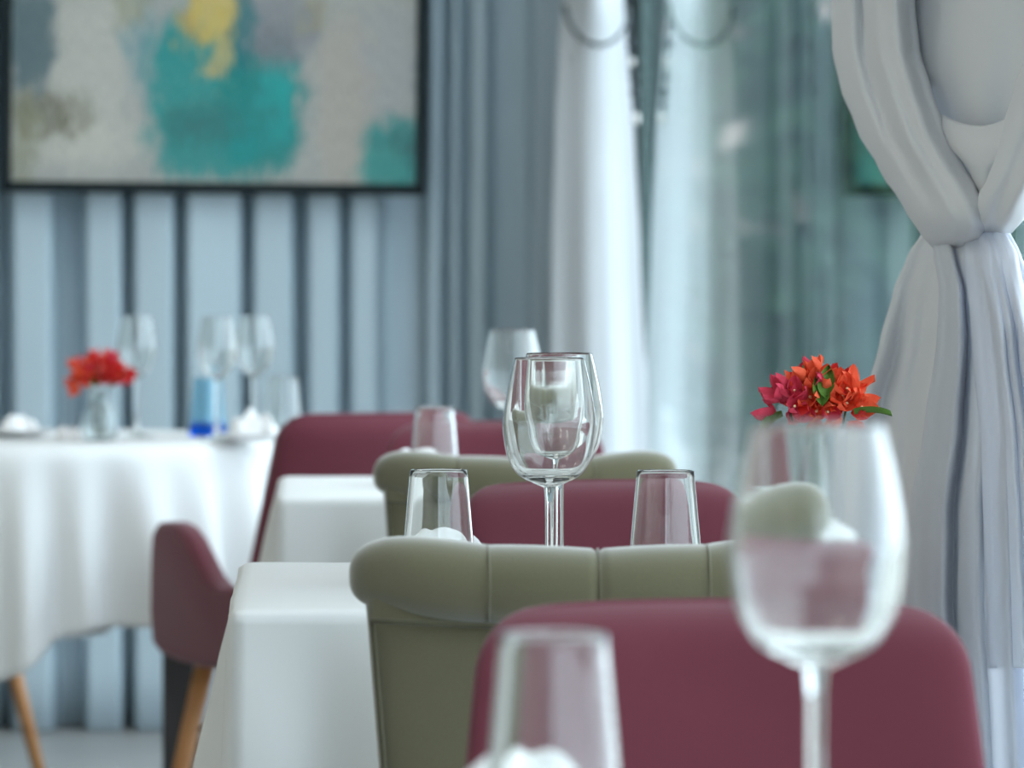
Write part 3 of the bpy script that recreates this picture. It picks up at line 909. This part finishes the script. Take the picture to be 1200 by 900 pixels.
def cluster(rnd, c, r, n):
    out = []
    while len(out) < n:
        p = Vector((rnd.uniform(-1, 1), rnd.uniform(-1, 1), rnd.uniform(-1, 1)))
        if p.length > 1 or p.length < .25: continue
        q = Vector(c) + Vector((p.x * r[0], p.y * r[1], p.z * r[2]))
        if all((q - o).length > .0075 for o in out): out.append(q)
    return [tuple(q) for q in out]

rnd = random.Random(11)
vz = TZ + .007
VP = Vector(tp(956, 4.42)); vase('small glass bud vase on the middle table under the sharp red flowers', VP)
b0 = Vector((VP.x, VP.y, vz))
def rel(px, py, dy=0): return at(px, py, VP.y + dy) - b0
gf = 'red flowers on the middle table'
sprig('pinkish red flower sprig, left one in the vase on the middle table', b0 + Vector((-.006, 0, 0)), cluster(rnd, rel(931, 476), (.013, .014, .014), 13), 'petal_pink', [(tuple(rel(925, 488)), 2.2, -.3)], gf, 1)
sprig('orange red flower sprig, tallest one in the vase on the middle table', b0 + Vector((0, .006, 0)), cluster(rnd, rel(957, 464), (.018, .018, .021), 30), 'petal_orange',
      [(tuple(rel(963, 477, -.03)), .15, 1.45), (tuple(rel(969, 468, -.03)), -.3, 1.4)], gf, 2)
sprig('orange red flower sprig, right one in the vase on the middle table', b0 + Vector((.006, -.002, 0)), cluster(rnd, rel(984, 473), (.011, .014, .018), 17), 'petal_orange', [(tuple(rel(994, 486, -.02)), -1.9, .3)], gf, 3)
tw = link('twig', wire([tuple(rel(938, 462) + b0), tuple(rel(934, 448) + b0), tuple(rel(937, 438) + b0), tuple(rel(942, 437) + b0), tuple(rel(941, 428) + b0)], .0009, 6), M['stem'])
bpy.context.view_layer.update()
tw.parent = bpy.data.objects['flower_sprig']; tw.matrix_parent_inverse = tw.parent.matrix_world.inverted()

VL = Vector(tp(116, 8.55)); vase('small glass bud vase with red flowers on the round table', VL)
b1 = Vector((VL.x, VL.y, vz))
def rel2(px, py, dy=0): return at(px, py, VL.y + dy) - b1
gf2 = 'red flowers on the round table'
sprig('orange red flower sprig, left one in the vase on the round table', b1 + Vector((-.006, 0, 0)), cluster(rnd, rel2(99, 440), (.021, .022, .021), 20), 'petal_orange', [], gf2, 4)
sprig('deep red flower sprig, upper one in the vase on the round table', b1 + Vector((0, .006, 0)), cluster(rnd, rel2(120, 431), (.024, .022, .020), 22), 'petal_red', [(tuple(rel2(110, 455, -.02)), .2, 1.2)], gf2, 5)
sprig('red flower sprig drooping right over the vase on the round table', b1 + Vector((.006, -.002, 0)), cluster(rnd, rel2(136, 444), (.021, .018, .012), 12), 'petal_red', [], gf2, 6)


# ------------------------------------------------------------------ tied white curtain by the glazing
tc_ = thing('tied_curtain', 'white curtain knotted at its waist beside the glazed wall', 'curtain', (.66, 4.85, 0))
TO = Vector(tc_.location)
def cy(px): return 5.15 - (px - 1000) / 200 * .55
def CP(px, py, off=0.0):
    Y = cy(px) - off
    # keep the apparent place while the fold stands forward by off
    return at(px, py, Y) - TO

def ribbon(name, Lt, Rt, y0, y1, dfn, nu=40, nv=50, thick=.002, bend=0):
    mat = 'tied_lower_lit' if 'front' in name or 'tail' in name else 'tied_curtain'  # front fall and tail take the lightened copy of the cloth
    def fn(u, v):
        py = y0 + (y1 - y0) * v
        a, b = lerp_table(Lt, py), lerp_table(Rt, py)
        return CP(a + (b - a) * u, py + bend * (math.sin(PI * u) - .5) * (1 - v), dfn(u, py))
    o = link(name, grid(fn, nu, nv), M[mat], tc_); solid(o, thick)
    return o

s2 = lambda x: math.sin(2 * PI * x)
YT = -1650     # above the frame, at the rail
rnd_ = lambda u: (max(0.0, 1 - abs(2 * u - 1) ** 2.2)) ** .5
# rear fall seen inside the V
ribbon('curtain_panel', [(YT, 1020), (0, 1046), (160, 1086), (300, 1110)], [(YT, 1290), (0, 1262), (120, 1215), (300, 1170)], YT, 300,
       lambda u, y: -.05 + .085 * rnd_(u * .8 + .1) * min(1, max(.15, (210 - y) / 120)) + .016 * s2(2.2 * u + .1), 60, 90)
# tucked swag across the bottom of the V
ribbon('swag', [(148, 1100), (170, 1110), (205, 1138), (235, 1150)], [(135, 1196), (170, 1184), (205, 1166), (235, 1160)], 140, 235,
       lambda u, y: .03 + .03 * math.sin(PI * u) + .05 * math.sin(.5 * PI * min(1, max(0, (y - 140) / 40))) - .05 * max(0, (y - 190) / 45), 24, 24, bend=16)
# left lobe
ribbon('left_drape', [(YT, 985), (-200, 972), (0, 975), (60, 976), (100, 985), (150, 1004), (200, 1032), (240, 1058), (270, 1076), (290, 1094)],
       [(YT, 1075), (0, 1072), (60, 1078), (100, 1090), (150, 1106), (190, 1126), (220, 1146), (255, 1158), (290, 1150)], YT, 290,
       lambda u, y: (.03 + .13 * rnd_(u) + (.030 * s2(1.7 * u + .10 + y * .0006) + .014 * s2(3.6 * u + .4)) * min(1, max(.25, (300 - y) / 160)) * math.sin(PI * u) ** .5) * (1.0 if y < 245 else max(.2, 1 - ((y - 245) / 45) ** 2 * .8)), 90, 150)
# right lobe
ribbon('right_drape', [(YT, 1225), (0, 1222), (60, 1205), (100, 1190), (150, 1176), (200, 1160), (240, 1143), (262, 1142), (272, 1150)],
       [(YT, 1330), (0, 1330), (100, 1290), (180, 1240), (230, 1212), (255, 1200), (272, 1185)], YT, 272,
       lambda u, y: (.05 + .11 * rnd_(u) + .022 * s2(1.7 * u) * math.sin(PI * u)) * (1.0 if y < 225 else max(.25, 1 - ((y - 225) / 47) ** 2 * .75)), 60, 130)
# skirt: rear fall, front fall, short outer tail
ribbon('rear_fall', [(272, 1082), (300, 1064), (340, 1048), (400, 1032), (480, 1010), (560, 1000), (700, 1000), (920, 1004), (1250, 1010)],
       [(272, 1150), (300, 1160), (400, 1180), (920, 1200), (1250, 1200)], 272, 1228,
       lambda u, y: (.035 * math.cos(2 * PI * (1.9 * u - .02)) + .016 * s2(4.3 * u + .2)) * min(1, max(.15, (y - 268) / 150)) - .02, 80, 100)
rmp = lambda y, a, b, lo: min(1.0, max(lo, (y - a) / (b - a)))
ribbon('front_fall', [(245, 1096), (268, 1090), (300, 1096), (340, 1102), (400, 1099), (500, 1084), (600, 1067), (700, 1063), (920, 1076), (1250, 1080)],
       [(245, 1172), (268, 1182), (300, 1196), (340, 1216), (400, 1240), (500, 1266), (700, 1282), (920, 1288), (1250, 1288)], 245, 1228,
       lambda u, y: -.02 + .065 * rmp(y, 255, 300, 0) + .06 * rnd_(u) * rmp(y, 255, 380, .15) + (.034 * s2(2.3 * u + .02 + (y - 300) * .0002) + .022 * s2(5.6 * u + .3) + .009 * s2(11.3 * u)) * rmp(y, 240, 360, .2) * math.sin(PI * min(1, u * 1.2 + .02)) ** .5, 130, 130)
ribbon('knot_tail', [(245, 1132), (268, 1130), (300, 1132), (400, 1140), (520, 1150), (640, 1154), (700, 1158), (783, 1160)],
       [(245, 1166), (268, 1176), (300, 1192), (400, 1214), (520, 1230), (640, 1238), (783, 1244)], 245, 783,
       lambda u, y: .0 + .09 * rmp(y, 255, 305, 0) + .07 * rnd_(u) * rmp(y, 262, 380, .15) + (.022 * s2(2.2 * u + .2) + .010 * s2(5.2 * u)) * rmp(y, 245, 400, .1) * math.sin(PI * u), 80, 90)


# ------------------------------------------------------------------ garden beyond the glass
def shrub(label, x, y, r, h, n, mat, seed, blossoms=0):
    rnd = random.Random(seed)
    t = thing('garden_shrub', label, 'shrub', (x, y, -.1), 0, 'shrubs beyond the glass')
    link('trunk', wire([(0, 0, 0), (.04, .02, h * .3), (-.03, .03, h * .75)], [.06, .05, .02], 8), M['bark'], t)
    def leaves(n, size, mm, name, shell):
        vs, fs = [], []
        while len(vs) < n * 4:
            p = Vector((rnd.uniform(-1, 1), rnd.uniform(-1, 1), rnd.uniform(-1, 1)))
            if p.length > 1 or p.length < shell: continue
            lump = .75 + .35 * noise.noise(p * 2.2 + Vector((seed, 0, 0)))
            c = Vector((p.x * r * lump, p.y * r * lump, h * .55 + p.z * h * .45 * lump))
            d = (p + Vector((rnd.uniform(-.8, .8), rnd.uniform(-.8, .8), rnd.uniform(-.4, .8)))).normalized()
            s = d.orthogonal().normalized(); s.rotate(Matrix.Rotation(rnd.uniform(0, 6.28), 3, d)); q = d.cross(s)
            a = size * rnd.uniform(.7, 1.3); i = len(vs)
            vs += [c - s * a, c + q * a * .45 + d * a * .12, c + s * a, c - q * a * .45 + d * a * .12]; fs.append((i, i + 1, i + 2, i + 3))
        o = link(name, mesh_from(vs, fs, False), M[mm], t); o['kind'] = 'stuff'
    leaves(n, .07, mat, 'foliage', .3)
    if blossoms: leaves(blossoms * 2, .075, 'blossom', 'blossom', .8)
shrub('dark green shrub close beyond the room corner', 1.75, 15.0, .75, 2.9, 5000, 'foliage', 1, 40)
shrub('blue green shrub with pale blossoms behind the glass', 1.55, 18.5, .8, 2.5, 5000, 'foliage_blue', 2, 130)
shrub('broad green shrub standing furthest right in the garden', 3.0, 19.0, 1.1, 3.2, 6000, 'foliage', 3, 60)
shrub('tall blue green shrub at the end of the garden', 2.9, 24.0, 1.3, 4.0, 7000, 'foliage_blue', 4, 60)
shrub('dense green shrub at the far garden edge', .2, 22.0, 1.1, 3.6, 6000, 'foliage', 5, 20)
shrub('leafy shrub near the terrace right of the room', 3.9, 15.5, 1.2, 3.4, 6000, 'foliage_blue', 6, 40)
